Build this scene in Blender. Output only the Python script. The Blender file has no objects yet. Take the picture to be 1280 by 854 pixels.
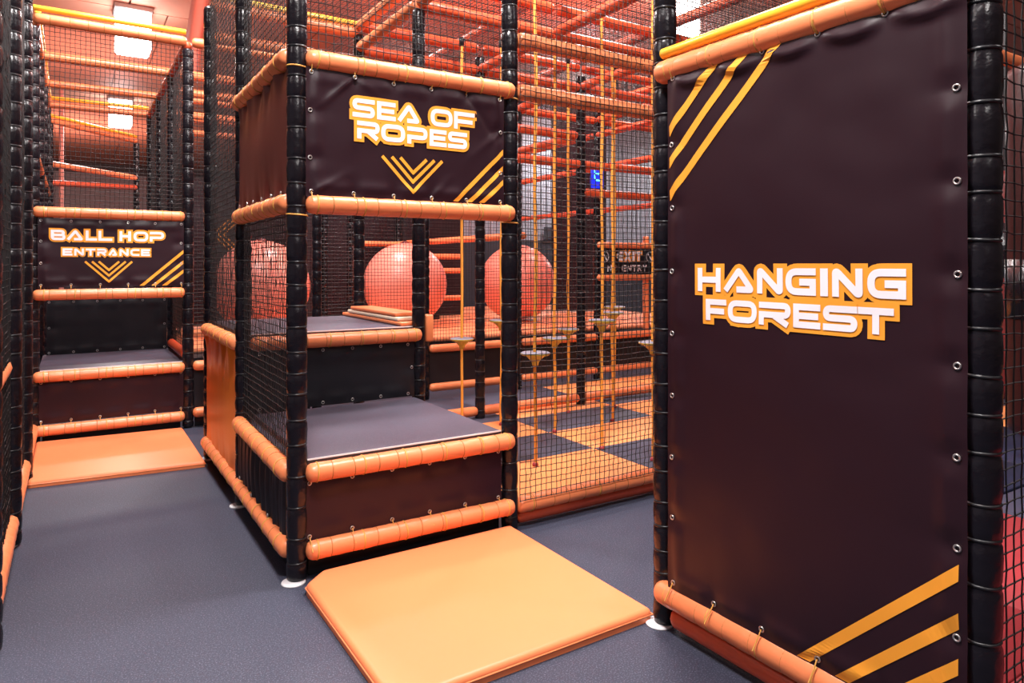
import bpy, bmesh, math, random
import numpy as np
from mathutils import Vector, Matrix, noise
random.seed(7)
PI = math.pi
SC = bpy.context.scene
COL = SC.collection

# ------------------------------------------------------------------ camera, world, lights, exposure
cam_d = bpy.data.cameras.new('camera')
cam_d.sensor_width = 36.0
cam_d.lens = 866.0 / 1280.0 * 36.0
cam_d.shift_y = -(427.0 - 331.0) / 1280.0
cam_d.clip_start = 0.05
cam_d.clip_end = 200
cam = bpy.data.objects.new('camera', cam_d)
cam.location = (0, 0, 1.473)
cam.rotation_euler = (PI / 2, 0, -math.radians(32.4))
COL.objects.link(cam)
SC.camera = cam

world = bpy.data.worlds.new('world')
SC.world = world
world.use_nodes = True
bg = world.node_tree.nodes['Background']
bg.inputs[0].default_value = (1.0, 0.70, 0.62, 1)
bg.inputs[1].default_value = 0.09

SC.view_settings.view_transform = 'Standard'
SC.view_settings.look = 'None'
SC.view_settings.gamma = 1.0
SC.view_settings.use_curve_mapping = False
SC.view_settings.exposure = 0.20


def area(name, loc, size, power, color, target=None, size_y=None):
    d = bpy.data.lights.new(name, 'AREA')
    d.energy = power
    d.color = color
    d.size = size
    if size_y:
        d.shape = 'RECTANGLE'
        d.size_y = size_y
    o = bpy.data.objects.new(name, d)
    o.location = loc
    if target is not None:
        o.rotation_euler = (Vector(target) - Vector(loc)).to_track_quat('-Z', 'Y').to_euler()
    COL.objects.link(o)
    return o


# high bay lamps of the hall, unseen ones added for light: each has a fixture further down, its light sits just below it
HALL_LAMPS = [(0.905, 13.97, 5.55), (1.10, 21.6, 5.55), (0.3, 1.2, 5.55), (0.6, 6.0, 5.55),
              (2.6, 3.0, 5.55), (5.2, 5.7, 5.55), (5.0, -0.4, 5.55), (-3.4, 3.2, 5.55), (8.4, 8.16, 5.55),
              (0.2, -2.6, 5.55), (11.25, 14.4, 5.55), (17.0, 14.4, 5.55), (3.0, 8.9, 5.55)]
LAMP_POWER = [200, 200, 300, 235, 290, 150, 30, 50, 100, 110, 150, 330, 190]
for k_, (p_, w_) in enumerate(zip(HALL_LAMPS, LAMP_POWER)):
    area('hall_lamp_light', (p_[0], p_[1], p_[2] - 0.42), 0.6, w_, (1.0, 0.95, 0.93))
# warm uplights added to redden the ceiling, without any fixture
for p_, c_, w_ in (((0.3, 9.5, 4.0), (1.0, 0.48, 0.36), 80), ((3.6, 6.2, 4.4), (1.0, 0.15, 0.045), 300),
                   ((6.4, 8.0, 4.4), (1.0, 0.15, 0.045), 300), ((0.3, 17.0, 3.6), (1.0, 0.48, 0.36), 130),
                   ((0.3, 26.0, 3.6), (1.0, 0.48, 0.36), 260)):
    area('added_warm_uplight', p_, 0.5, w_, c_, (p_[0], p_[1] + 2, 9))


# ------------------------------------------------------------------ materials
def nodes_of(m):
    m.use_nodes = True
    nt = m.node_tree
    return nt, nt.nodes['Principled BSDF']


def mat(name, col, rough=0.5, spec=0.5, bump=None, var=0.0, var_scale=6.0, emit=None, metal=0.0, speckle=None, stretch=None):
    m = bpy.data.materials.new(name)
    nt, b = nodes_of(m)
    b.inputs['Base Color'].default_value = (*col, 1)
    b.inputs['Roughness'].default_value = rough
    b.inputs['Specular IOR Level'].default_value = spec
    b.inputs['Metallic'].default_value = metal
    tc = nt.nodes.new('ShaderNodeTexCoord')
    src = tc.outputs['Object']
    if stretch:
        mp = nt.nodes.new('ShaderNodeMapping')
        mp.inputs['Scale'].default_value = stretch
        nt.links.new(src, mp.inputs['Vector'])
        src = mp.outputs[0]
    last = None
    if var > 0:
        n = nt.nodes.new('ShaderNodeTexNoise')
        n.inputs['Scale'].default_value = var_scale
        n.inputs['Detail'].default_value = 4
        nt.links.new(src, n.inputs['Vector'])
        mx = nt.nodes.new('ShaderNodeMix')
        mx.data_type = 'RGBA'
        mx.inputs[6].default_value = (*[max(0, c * (1 - var)) for c in col], 1)
        mx.inputs[7].default_value = (*[min(1, c * (1 + var)) for c in col], 1)
        nt.links.new(n.outputs['Fac'], mx.inputs[0])
        nt.links.new(mx.outputs[2], b.inputs['Base Color'])
        last = mx
    if speckle:
        sc_, amt, scol = speckle
        n = nt.nodes.new('ShaderNodeTexNoise')
        n.inputs['Scale'].default_value = sc_
        n.inputs['Detail'].default_value = 2
        nt.links.new(src, n.inputs['Vector'])
        r = nt.nodes.new('ShaderNodeValToRGB')
        r.color_ramp.elements[0].position = 0.52
        r.color_ramp.elements[1].position = 0.72
        nt.links.new(n.outputs['Fac'], r.inputs[0])
        mul = nt.nodes.new('ShaderNodeMath')
        mul.operation = 'MULTIPLY'
        mul.inputs[1].default_value = amt
        nt.links.new(r.outputs[0], mul.inputs[0])
        mx = nt.nodes.new('ShaderNodeMix')
        mx.data_type = 'RGBA'
        nt.links.new(mul.outputs[0], mx.inputs[0])
        if last:
            nt.links.new(last.outputs[2], mx.inputs[6])
        else:
            mx.inputs[6].default_value = (*col, 1)
        mx.inputs[7].default_value = (*scol, 1)
        nt.links.new(mx.outputs[2], b.inputs['Base Color'])
    if bump:
        bs, bst, bd = bump
        n = nt.nodes.new('ShaderNodeTexNoise')
        n.inputs['Scale'].default_value = bs
        n.inputs['Detail'].default_value = 3
        nt.links.new(src, n.inputs['Vector'])
        bp = nt.nodes.new('ShaderNodeBump')
        bp.inputs['Strength'].default_value = bst
        bp.inputs['Distance'].default_value = bd
        nt.links.new(n.outputs['Fac'], bp.inputs['Height'])
        nt.links.new(bp.outputs[0], b.inputs['Normal'])
    if emit:
        b.inputs['Emission Color'].default_value = (*emit[0], 1)
        b.inputs['Emission Strength'].default_value = emit[1]
    return m


M = {}
M['floor'] = mat('dark_grey_floor', (0.026, 0.029, 0.049), 0.56, 0.35, bump=(260, 0.25, 0.002), var=0.10, var_scale=1.3, speckle=(170, 0.5, (0.17, 0.18, 0.25)))
M['deck'] = mat('grey_deck', (0.074, 0.070, 0.102), 0.50, 0.4, bump=(300, 0.25, 0.002), var=0.06, speckle=(240, 0.4, (0.24, 0.22, 0.28)))
M['deck_edge'] = mat('dark_deck_edge', (0.035, 0.02, 0.02), 0.6)
M['white_trim'] = mat('white_trim', (0.75, 0.72, 0.72), 0.35)
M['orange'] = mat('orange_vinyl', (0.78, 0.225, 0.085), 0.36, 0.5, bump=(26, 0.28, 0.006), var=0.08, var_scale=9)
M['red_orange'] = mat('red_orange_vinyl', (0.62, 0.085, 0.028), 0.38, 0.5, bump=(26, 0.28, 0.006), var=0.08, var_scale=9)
M['black'] = mat('black_vinyl', (0.006, 0.0045, 0.007), 0.27, 0.40, bump=(30, 0.42, 0.008))
M['tie'] = mat('black_cable_tie', (0.010, 0.010, 0.012), 0.38, 0.4)
M['cord'] = mat('golden_lacing_cord', (0.62, 0.30, 0.06), 0.6)
M['lace'] = mat('ochre_stitch_cord', (0.46, 0.16, 0.04), 0.6)
M['steel'] = mat('zinc_steel', (0.62, 0.60, 0.58), 0.28, metal=0.9)
M['plate'] = mat('pale_foot_plate', (0.62, 0.62, 0.64), 0.35)
M['yellow'] = mat('yellow_pipe', (0.95, 0.52, 0.035), 0.32)
M['banner'] = mat('black_banner_vinyl', (0.020, 0.006, 0.0105), 0.40, 0.30, bump=(5, 0.10, 0.02))
M['banner_dull'] = mat('black_banner_cloth', (0.009, 0.008, 0.012), 0.5, 0.4, bump=(6, 0.15, 0.02))
M['maroon'] = mat('maroon_banner_vinyl', (0.105, 0.022, 0.016), 0.36, 0.5)
M['orange_sheet'] = mat('orange_banner_vinyl', (0.80, 0.20, 0.022), 0.36, 0.5)
M['print_orange'] = mat('orange_print', (0.92, 0.36, 0.035), 0.5, 0.3)
M['print_white'] = mat('white_print', (0.86, 0.84, 0.88), 0.5, 0.3)
M['mat'] = mat('orange_mat_vinyl', (0.80, 0.215, 0.082), 0.45, 0.4, bump=(90, 0.12, 0.002), var=0.04, var_scale=2)
M['tile_orange'] = mat('orange_foam_tile', (0.82, 0.30, 0.10), 0.6, 0.3, bump=(220, 0.2, 0.002), var=0.06)
M['tile_dark'] = mat('dark_foam_tile', (0.055, 0.058, 0.088), 0.6, 0.3, bump=(220, 0.2, 0.002), var=0.08)
M['tile_pink'] = mat('pink_red_foam_tile', (0.30, 0.030, 0.036), 0.5, 0.4, bump=(220, 0.2, 0.002), var=0.06)
M['tile_blue'] = mat('blue_black_foam_tile', (0.022, 0.024, 0.055), 0.5, 0.4, bump=(220, 0.2, 0.002), var=0.06)
M['pad'] = mat('salmon_bed_pad', (0.86, 0.31, 0.14), 0.5, 0.4, bump=(40, 0.2, 0.003), var=0.05)
M['ball'] = mat('salmon_ball_vinyl', (0.80, 0.26, 0.195), 0.36, 0.5, bump=(3, 0.06, 0.03), var=0.06, var_scale=1.5)
M['net'] = mat('black_net_twine', (0.012, 0.011, 0.012), 0.55, 0.4)
M['net_grey'] = mat('grey_net_twine', (0.055, 0.052, 0.056), 0.5, 0.5)
M['rope'] = mat('orange_rope', (0.80, 0.33, 0.045), 0.55, 0.4, bump=(120, 0.3, 0.002), stretch=(1, 1, 2.5))
M['disc'] = mat('grey_disc_top', (0.20, 0.21, 0.26), 0.42)
M['disc_rim'] = mat('yellow_disc_rim', (0.62, 0.50, 0.07), 0.42)
M['ceiling'] = mat('salmon_lit_ceiling_panel', (0.60, 0.27, 0.19), 0.6, 0.3, var=0.04, var_scale=0.8)  # orange light on a white ceiling is put into this colour
M['seam'] = mat('ceiling_seam', (0.25, 0.11, 0.08), 0.6)
M['wall'] = mat('grey_wall_sheet', (0.34, 0.35, 0.41), 0.5, 0.4, var=0.05, var_scale=0.7)
M['wall_low'] = mat('charcoal_wall_sheet', (0.045, 0.047, 0.062), 0.5, 0.4)
M['pink_steel'] = mat('pink_painted_steel', (0.66, 0.30, 0.25), 0.5)
M['lamp_case'] = mat('grey_lamp_case', (0.35, 0.33, 0.33), 0.4)
M['lamp'] = mat('lamp_diffuser', (1, 1, 1), 0.4, emit=((1.0, 0.97, 0.96), 12.0))
M['blue_case'] = mat('blue_display_case', (0.01, 0.012, 0.10), 0.3, emit=((0.01, 0.03, 0.9), 1.0))
M['blue_digit'] = mat('cyan_display_digit', (0.1, 0.5, 0.6), 0.3, emit=((0.10, 0.75, 1.0), 2.6))
M['green'] = mat('green_sign_face', (0.02, 0.16, 0.09), 0.4)
M['red_bag'] = mat('dark_red_bag_vinyl', (0.11, 0.008, 0.007), 0.45, 0.5, bump=(20, 0.25, 0.006))
M['dark_bag'] = mat('blackish_red_bag_vinyl', (0.022, 0.004, 0.004), 0.4, 0.4, bump=(20, 0.25, 0.006))
M['cream'] = mat('cream_foam_board', (0.74, 0.60, 0.45), 0.5)


# ------------------------------------------------------------------ mesh helpers
def mesh_np(name, V, quads=None, polys=None, smooth=True):
    me = bpy.data.meshes.new(name)
    V = np.asarray(V, dtype=np.float32)
    if quads is not None:
        Q = np.asarray(quads, dtype=np.int32)
        me.vertices.add(len(V))
        me.vertices.foreach_set('co', V.ravel())
        k = Q.shape[1]
        me.loops.add(Q.size)
        me.loops.foreach_set('vertex_index', Q.ravel())
        me.polygons.add(len(Q))
        me.polygons.foreach_set('loop_start', np.arange(0, Q.size, k, dtype=np.int32))
        if smooth:
            me.polygons.foreach_set('use_smooth', np.ones(len(Q), dtype=bool))
        me.update(calc_edges=True)
        me.validate()
    else:
        me.from_pydata([tuple(v) for v in V], [], polys)
        if smooth:
            me.polygons.foreach_set('use_smooth', np.ones(len(me.polygons), dtype=bool))
    return me


def link(name, me, m=None, parent=None, loc=None, rot=None):
    if m is not None and len(me.materials) == 0:
        me.materials.append(m)
    o = bpy.data.objects.new(name, me)
    COL.objects.link(o)
    if parent is not None:
        o.parent = parent
    if loc is not None:
        o.location = loc
    if rot is not None:
        o.rotation_euler = rot
    return o


def tag(o, label, cat, group=None, kind=None):
    o['label'] = label
    o['category'] = cat
    if group:
        o['group'] = group
    if kind:
        o['kind'] = kind
    return o


def struct(name, me, m, parent=None, loc=None):
    o = link(name, me, m, parent, loc)
    o['kind'] = 'structure'
    return o


def box_data(x0, x1, y0, y1, z0, z1):
    v = [(x0, y0, z0), (x1, y0, z0), (x1, y1, z0), (x0, y1, z0), (x0, y0, z1), (x1, y0, z1), (x1, y1, z1), (x0, y1, z1)]
    f = [(0, 3, 2, 1), (4, 5, 6, 7), (0, 1, 5, 4), (1, 2, 6, 5), (2, 3, 7, 6), (3, 0, 4, 7)]
    return v, f


def box_mesh(name, x0, x1, y0, y1, z0, z1, bevel=0.0, segs=2, smooth=False):
    bm = bmesh.new()
    v, f = box_data(x0, x1, y0, y1, z0, z1)
    bv = [bm.verts.new(p) for p in v]
    for q in f:
        bm.faces.new([bv[i] for i in q])
    if bevel > 0:
        bmesh.ops.bevel(bm, geom=list(bm.edges), offset=bevel, segments=segs, affect='EDGES', profile=0.5)
    me = bpy.data.meshes.new(name)
    bm.to_mesh(me)
    bm.free()
    if smooth or bevel > 0:
        me.polygons.foreach_set('use_smooth', np.ones(len(me.polygons), dtype=bool))
        try:
            me.set_sharp_from_angle(angle=math.radians(50))
        except Exception:
            pass
    return me


def boxes_mesh(name, boxes):
    V, F = [], []
    for b in boxes:
        v, f = box_data(*b)
        n = len(V)
        V += v
        F += [tuple(i + n for i in q) for q in f]
    return mesh_np(name, V, polys=F, smooth=False)


def lathe(name, prof, sides=16, axis='Z', wob=0.0, seed=0):
    """prof: list of (height, radius); closed by tiny end radii"""
    rnd = random.Random(seed)
    n = len(prof)
    ang = np.arange(sides) * 2 * PI / sides
    V = np.zeros((n, sides, 3), dtype=np.float32)
    for k, (h, r) in enumerate(prof):
        rr = r * (1 + wob * np.array([rnd.uniform(-1, 1) for _ in range(sides)])) if wob else r
        V[k, :, 0] = rr * np.cos(ang)
        V[k, :, 1] = rr * np.sin(ang)
        V[k, :, 2] = h
    idx = np.arange(n * sides).reshape(n, sides)
    a = idx[:-1, :]
    b = np.roll(idx, -1, axis=1)[:-1, :]
    c = np.roll(idx, -1, axis=1)[1:, :]
    d = idx[1:, :]
    Q = np.stack([a, b, c, d], axis=-1).reshape(-1, 4)
    return mesh_np(name, V.reshape(-1, 3), Q)


def ring_mesh(name, R, r, sides=16, rs=5, flat=1.0):
    V, Q = [], []
    for i in range(sides):
        a = 2 * PI * i / sides
        for j in range(rs):
            b = 2 * PI * j / rs
            rr = R + r * math.cos(b)
            V.append((rr * math.cos(a), rr * math.sin(a), r * flat * math.sin(b)))
    for i in range(sides):
        for j in range(rs):
            i2, j2 = (i + 1) % sides, (j + 1) % rs
            Q.append((i * rs + j, i2 * rs + j, i2 * rs + j2, i * rs + j2))
    return mesh_np(name, V, Q)


def tube_mesh(name, pts, r, sides=6):
    pts = [Vector(p) for p in pts]
    V, Q = [], []
    n = len(pts)
    up0 = None
    for k, p in enumerate(pts):
        t = (pts[min(k + 1, n - 1)] - pts[max(k - 1, 0)]).normalized()
        ref = Vector((0, 0, 1)) if abs(t.z) < 0.9 else Vector((1, 0, 0))
        a = t.cross(ref).normalized()
        b = t.cross(a)
        for s in range(sides):
            q = 2 * PI * s / sides
            V.append(p + a * (r * math.cos(q)) + b * (r * math.sin(q)))
    for k in range(n - 1):
        for s in range(sides):
            s2 = (s + 1) % sides
            Q.append((k * sides + s, k * sides + s2, (k + 1) * sides + s2, (k + 1) * sides + s))
    return mesh_np(name, V, Q)


# ------------------------------------------------------------------ the frame grid
GX = {-1: -0.27, 0: 0.884, 1: 2.055, 2: 3.238, 3: 4.437, 4: 5.637, 5: 6.837, 6: 8.037}


def gy(j):
    return {-2: 0.891, -1: 2.066}.get(j, 3.264 + 1.2 * j)


RP = 0.0465      # post radius
RB = 0.045       # bar radius
TIE = ring_mesh('tie', RP * 0.925, 0.0032, 18, 5, 1.7)
TIE.materials.append(M['tie'])
CORDTIE = ring_mesh('tie', RB * 1.0, 0.0016, 16, 4, 1.5)
CORDTIE.materials.append(M['lace'])
GOLDTIE = ring_mesh('cord_loop', RB * 1.01, 0.0032, 16, 5, 1.3)
GOLDTIE.materials.append(M['cord'])
EYE = ring_mesh('eyelet', 0.0085, 0.0028, 12, 5)
EYE.materials.append(M['steel'])
FOOT = lathe('foot_plate', [(0.0, 0.0005), (0.0, 0.056), (0.006, 0.054), (0.009, 0.045), (0.012, 0.0005)], 20)
FOOT.materials.append(M['plate'])


def post(i, j, label, z1=3.42, near=True, foot=False, dx=0, dy=0, z0=0.012, cat='post', seed=None):
    sd = seed if seed is not None else (i + 5) * 31 + j * 7
    rnd = random.Random(sd)
    sides = 20 if near else 12
    ties = []
    z = z0 + rnd.uniform(0.05, 0.1)
    while z < z1 - 0.06:
        ties.append(z)
        z += rnd.choice((0.095, 0.12, 0.135, 0.14, 0.105)) * rnd.uniform(0.92, 1.08)
    prof = [(z0, 0.0006), (z0, RP * 0.93)]
    prev = z0
    for t in ties + [z1]:
        L = t - prev
        for f, r in ((0.10, 0.965), (0.28, 1.005), (0.6, 1.025), (0.88, 0.985)):
            prof.append((prev + L * f, RP * r * rnd.uniform(0.985, 1.02)))
        prof.append((t, RP * 0.865 if t != z1 else RP * 0.9))
        prev = t
    prof.append((z1, 0.0006))
    me = lathe('padded_post', prof, sides, wob=0.012, seed=sd)
    o = link('padded_post', me, M['black'], None, (GX.get(i, 0) + dx, gy(j) + dy, 0), (0, 0, rnd.uniform(0, 6)))
    tag(o, label, cat)
    if near:
        for t in ties:
            c = link('tie', TIE, None, o, (0, 0, t), (rnd.uniform(-.05, .05), rnd.uniform(-.05, .05), 0))
    if foot:
        link('foot_plate', FOOT, None, o, (-0.022, -0.012, 0.0005))
    return o


def bar(p0, p1, label, m='orange', near=True, r=RB, spacing=0.115, cords=(), pipe=None, cat='bar', group=None):
    """padded bar from p0 to p1; axis is local Z; cords = fractions that carry a golden cord loop"""
    p0, p1 = Vector(p0), Vector(p1)
    L = (p1 - p0).length
    rnd = random.Random(int(p0.x * 977 + p0.y * 131 + p0.z * 57 + p1.x * 13))
    n = max(3, int(round(L / spacing)))
    ties = [L * (k / n) + rnd.uniform(-.012, .012) for k in range(1, n)]
    prof = [(0.0, 0.0008), (0.003, r * .45), (0.012, r * .80), (0.026, r * .96)]
    prev = 0.035
    for t in ties + [L - 0.035]:
        l = t - prev
        for f, q in ((0.10, 0.992), (0.35, 1.0), (0.65, 1.004), (0.90, 0.992)):
            prof.append((prev + l * f, r * q * rnd.uniform(0.99, 1.012)))
        if t < L - 0.036:
            prof.append((t, r * 0.972))
        prev = t
    prof += [(L - 0.026, r * .96), (L - 0.012, r * .80), (L - 0.003, r * .45), (L, 0.0008)]
    me = lathe('padded_bar', prof, 18 if near else 10, wob=0.01, seed=int(L * 1000) + 3)
    o = link('padded_bar', me, M[m])
    o.location = p0
    q = (p1 - p0).to_track_quat('Z', 'Y')
    o.rotation_euler = q.to_euler()
    tag(o, label, cat, group)
    if near:
        for t in ties:
            link('tie', CORDTIE, None, o, (0, 0, t), (rnd.uniform(-.06, .06), rnd.uniform(-.06, .06), 0))
        for f in cords:
            link('cord_loop', GOLDTIE, None, o, (0, 0, f * L), (rnd.uniform(-.08, .08), rnd.uniform(-.08, .08), 0))
    return o


def pipe(p0, p1, label, r=0.024, m='yellow'):
    p0, p1 = Vector(p0), Vector(p1)
    L = (p1 - p0).length
    me = lathe('bare_pipe', [(0, 0.0006), (0, r * .8), (0.006, r), (L * .33, r), (L * .66, r), (L - 0.006, r), (L, r * .8), (L, 0.0006)], 14)
    o = link('bare_pipe', me, M[m], None, p0, (p1 - p0).to_track_quat('Z', 'Y').to_euler())
    tag(o, label, 'pipe')
    return o


# ------------------------------------------------------------------ nets
_netcache = {}


def net_mesh(W, H, cell=0.036, r=0.0023, fine=True, seed=0, sag=0.0):
    key = (round(W, 3), round(H, 3), cell, r, fine, seed, sag)
    if key in _netcache:
        return _netcache[key]
    rng = np.random.default_rng(seed + 11)
    nu = int(round(W / cell)) + 1
    nv = int(round(H / cell)) + 1
    U = np.linspace(0, W, nu)[:, None] * np.ones((1, nv))
    Vv = np.linspace(0, H, nv)[None, :] * np.ones((nu, 1))
    N = rng.normal(0, 0.0012, (nu, nv))
    su, sv = U / W, Vv / H
    U = U + rng.normal(0, 0.0016, (nu, nv)) * (su > 0) * (su < 1) + 0.004 * np.sin(sv * 9 + seed) * (np.sin(su * PI))
    Vv = Vv + (rng.normal(0, 0.0014, (nu, nv)) + rng.normal(0, 0.003, (1, nv)) * np.sin(su * PI)) * (sv > 0) * (sv < 1) - sag * np.sin(su * PI) * (0.4 + 0.6 * np.sin(sv * PI))
    P = np.stack([U, N, Vv], axis=-1)
    step = 1 if fine else 2
    VS, QS = [], []
    base = 0
    for direction in (0, 1):
        A = P if direction == 0 else np.transpose(P, (1, 0, 2))   # strands along axis 1
        ns, npt = A.shape[0], A.shape[1]
        sel = list(range(0, npt, step))
        if sel[-1] != npt - 1:
            sel.append(npt - 1)
        A = A[:, sel, :]
        npt = len(sel)
        tri = []
        for s in range(3):
            q = 2 * PI * s / 3 + 0.5
            off = np.zeros(3)
            k = 0 if direction == 0 else 2
            off[k] = r * math.cos(q)
            off[1] = r * math.sin(q)
            tri.append(A + off)
        T = np.stack(tri, axis=2)         # ns, npt, 3, 3
        idx = base + np.arange(ns * npt * 3).reshape(ns, npt, 3)
        a, b = idx[:, :-1, :], np.roll(idx, -1, axis=2)[:, :-1, :]
        c, d = np.roll(idx, -1, axis=2)[:, 1:, :], idx[:, 1:, :]
        QS.append(np.stack([a, b, c, d], axis=-1).reshape(-1, 4))
        VS.append(T.reshape(-1, 3))
        base += ns * npt * 3
    if fine:                               # knots: small octahedra
        K = P.reshape(-1, 3)
        k = 1.75 * r
        o = np.array([(k, 0, 0), (0, k, 0), (-k, 0, 0), (0, -k, 0), (0, 0, k), (0, 0, -k)])
        KV = (K[:, None, :] + o[None]).reshape(-1, 3)
        kb = base + 6 * np.arange(len(K))[:, None, None]
        tri = np.array([(0, 1, 4, 4), (1, 2, 4, 4), (2, 3, 4, 4), (3, 0, 4, 4)])
        kq = np.array([(0, 1, 4), (1, 2, 4), (2, 3, 4), (3, 0, 4), (1, 0, 5), (2, 1, 5), (3, 2, 5), (0, 3, 5)])
        VS.append(KV)
        KT = (kb + kq[None]).reshape(-1, 3)
    V = np.concatenate(VS)
    Q = np.concatenate(QS)
    me = bpy.data.meshes.new('net')
    me.vertices.add(len(V))
    me.vertices.foreach_set('co', V.astype(np.float32).ravel())
    nl = Q.size + (KT.size if fine else 0)
    loops = Q.ravel() if not fine else np.concatenate([Q.ravel(), KT.ravel()])
    starts = np.arange(0, Q.size, 4)
    if fine:
        starts = np.concatenate([starts, Q.size + np.arange(0, KT.size, 3)])
    me.loops.add(nl)
    me.loops.foreach_set('vertex_index', loops.astype(np.int32))
    me.polygons.add(len(starts))
    me.polygons.foreach_set('loop_start', starts.astype(np.int32))
    me.polygons.foreach_set('use_smooth', np.ones(len(starts), dtype=bool))
    me.update(calc_edges=True)
    _netcache[key] = me
    return me


def net(p0, U, V, label, cell=0.036, r=0.0027, fine=False, m='net', seed=0, sag=0.0, name='safety_net'):
    """net spanned from p0 by the vectors U (local x) and V (local z)"""
    p0, U, V = Vector(p0), Vector(U), Vector(V)
    src = net_mesh(U.length, V.length, cell, r, fine, seed, sag)
    if len(src.materials) == 0:
        src.materials.append(M[m])
    u, v = U.normalized(), V.normalized()
    w = v.cross(u)
    o = link(name, src)
    if src.materials[0] != M[m]:
        o.material_slots[0].link = 'OBJECT'
        o.material_slots[0].material = M[m]
    o.matrix_world = Matrix(((u.x, w.x, v.x, p0.x), (u.y, w.y, v.y, p0.y), (u.z, w.z, v.z, p0.z), (0, 0, 0, 1)))
    tag(o, label, 'net')
    return o


# ------------------------------------------------------------------ banners: cloth sheet, eyelets, print that lies on the cloth
class Sheet:
    def __init__(self, name, p0, U, V, N, m, label, nu=50, nv=34, disp=None, cat='banner', thick=0.0):
        self.p0, self.W, self.H = Vector(p0), Vector(U).length, Vector(V).length
        self.u, self.v, self.n = Vector(U).normalized(), Vector(V).normalized(), Vector(N).normalized()
        self.disp = disp or (lambda a, b: 0.0)
        VV, Q = [], []
        for a in range(nu + 1):
            for b in range(nv + 1):
                s, t = self.W * a / nu, self.H * b / nv
                VV.append(tuple(self.local(s, t)))
        for a in range(nu):
            for b in range(nv):
                k = a * (nv + 1) + b
                Q.append((k, k + nv + 1, k + nv + 2, k + 1))
        self.o = link(name, mesh_np(name, VV, Q), m, None, self.p0)
        tag(self.o, label, cat)

    def local(self, s, t, off=0.0):
        return self.u * s + self.v * t + self.n * (self.disp(s, t) + off)

    def eyelets(self, spots, cord=None):
        zq = self.n.to_track_quat('Z', 'Y').to_euler()
        for s, t in spots:
            link('eyelet', EYE, None, self.o, self.local(s, t, 0.004), zq)
        if cord:
            for (s, t), (ds, dt, dn) in cord:
                a = self.local(s, t, 0.006)
                b = self.local(s + ds * 0.5, t + dt * 0.5, 0.010 + dn * 0.5)
                c = self.local(s + ds, t + dt, 0.004 + dn)
                link('lacing_cord', tube_mesh('lacing_cord', [a, b, c], 0.0026, 5), M['cord'], self.o)

    def strokes(self, name, lines, width, m, off, parent=None):
        """lines: list of (points, closed, rounded); flat print laid on the cloth"""
        VV, F = [], []

        def put(s, t):
            VV.append(tuple(self.local(s, t, off)))
            return len(VV) - 1
        for pts, ext0, ext1 in lines:
            n = len(pts)
            for k in range(n - 1):
                a, b = np.array(pts[k], float), np.array(pts[k + 1], float)
                d = b - a
                L = np.linalg.norm(d)
                if L < 1e-7:
                    continue
                d /= L
                if k == 0:
                    a = a - d * ext0
                if k == n - 2:
                    b = b + d * ext1
                # right angled corners get squared ends
                for side, kk in ((0, k), (1, k + 1)):
                    if 0 < kk < n - 1:
                        d1 = np.array(pts[kk], float) - np.array(pts[kk - 1], float)
                        d2 = np.array(pts[kk + 1], float) - np.array(pts[kk], float)
                        cs = d1 @ d2 / (np.linalg.norm(d1) * np.linalg.norm(d2) + 1e-9)
                        if abs(cs) < 0.35:
                            if side == 0:
                                a = a - d * width / 2
                            else:
                                b = b + d * width / 2
                nn = np.array((-d[1], d[0])) * width / 2
                LL = np.linalg.norm(b - a)
                m_ = max(1, int(math.ceil(LL / 0.015)))
                pl = None
                for q in range(m_ + 1):
                    c = a + (b - a) * q / m_
                    cur = (put(*(c + nn)), put(*(c - nn)))
                    if pl:
                        F.append((pl[1], cur[1], cur[0], pl[0]))
                    pl = cur
            for k in range(1, n - 1):
                d1 = np.array(pts[k], float) - np.array(pts[k - 1], float)
                d2 = np.array(pts[k + 1], float) - np.array(pts[k], float)
                cs = d1 @ d2 / (np.linalg.norm(d1) * np.linalg.norm(d2) + 1e-9)
                if abs(cs) >= 0.35:
                    ids = [put(pts[k][0] + width / 2 * math.cos(2 * PI * q / 12), pts[k][1] + width / 2 * math.sin(2 * PI * q / 12)) for q in range(12)]
                    F.append(tuple(ids))
        me = mesh_np(name, VV, polys=F, smooth=False)
        return link(name, me, m, parent or self.o)

    def polys(self, name, polygons, m, off):
        VV, F = [], []
        for pg in polygons:           # quads (4 points) cut in steps along their long side
            a, b, c, d = [np.array(p, float) for p in pg]
            k = max(1, int(np.linalg.norm(b - a) / 0.015))
            pl = None
            for q in range(k + 1):
                p1, p2 = a + (b - a) * q / k, d + (c - d) * q / k
                VV.append(tuple(self.local(*p1, off)))
                VV.append(tuple(self.local(*p2, off)))
                n = len(VV)
                if pl is not None:
                    F.append((n - 4, n - 2, n - 1, n - 3))
                pl = n
        return link(name, mesh_np(name, VV, polys=F, smooth=False), m, self.o)


def fillet(pts, r, closed=False, seg=5):
    pts = [np.array(p, float) for p in pts]
    out = []
    n = len(pts)
    rng = range(n) if closed else range(n)
    for k in rng:
        if not closed and (k == 0 or k == n - 1):
            out.append(tuple(pts[k]))
            continue
        p, a, b = pts[k], pts[(k - 1) % n], pts[(k + 1) % n]
        d1, d2 = (a - p), (b - p)
        rr = min(r, np.linalg.norm(d1) * .49, np.linalg.norm(d2) * .49)
        s, e = p + d1 / np.linalg.norm(d1) * rr, p + d2 / np.linalg.norm(d2) * rr
        for q in range(seg + 1):
            t = q / seg
            out.append(tuple((1 - t) ** 2 * s + 2 * t * (1 - t) * p + t * t * e))
    if closed:
        out.append(out[0])
        out.append(out[1])
    return out


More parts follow.
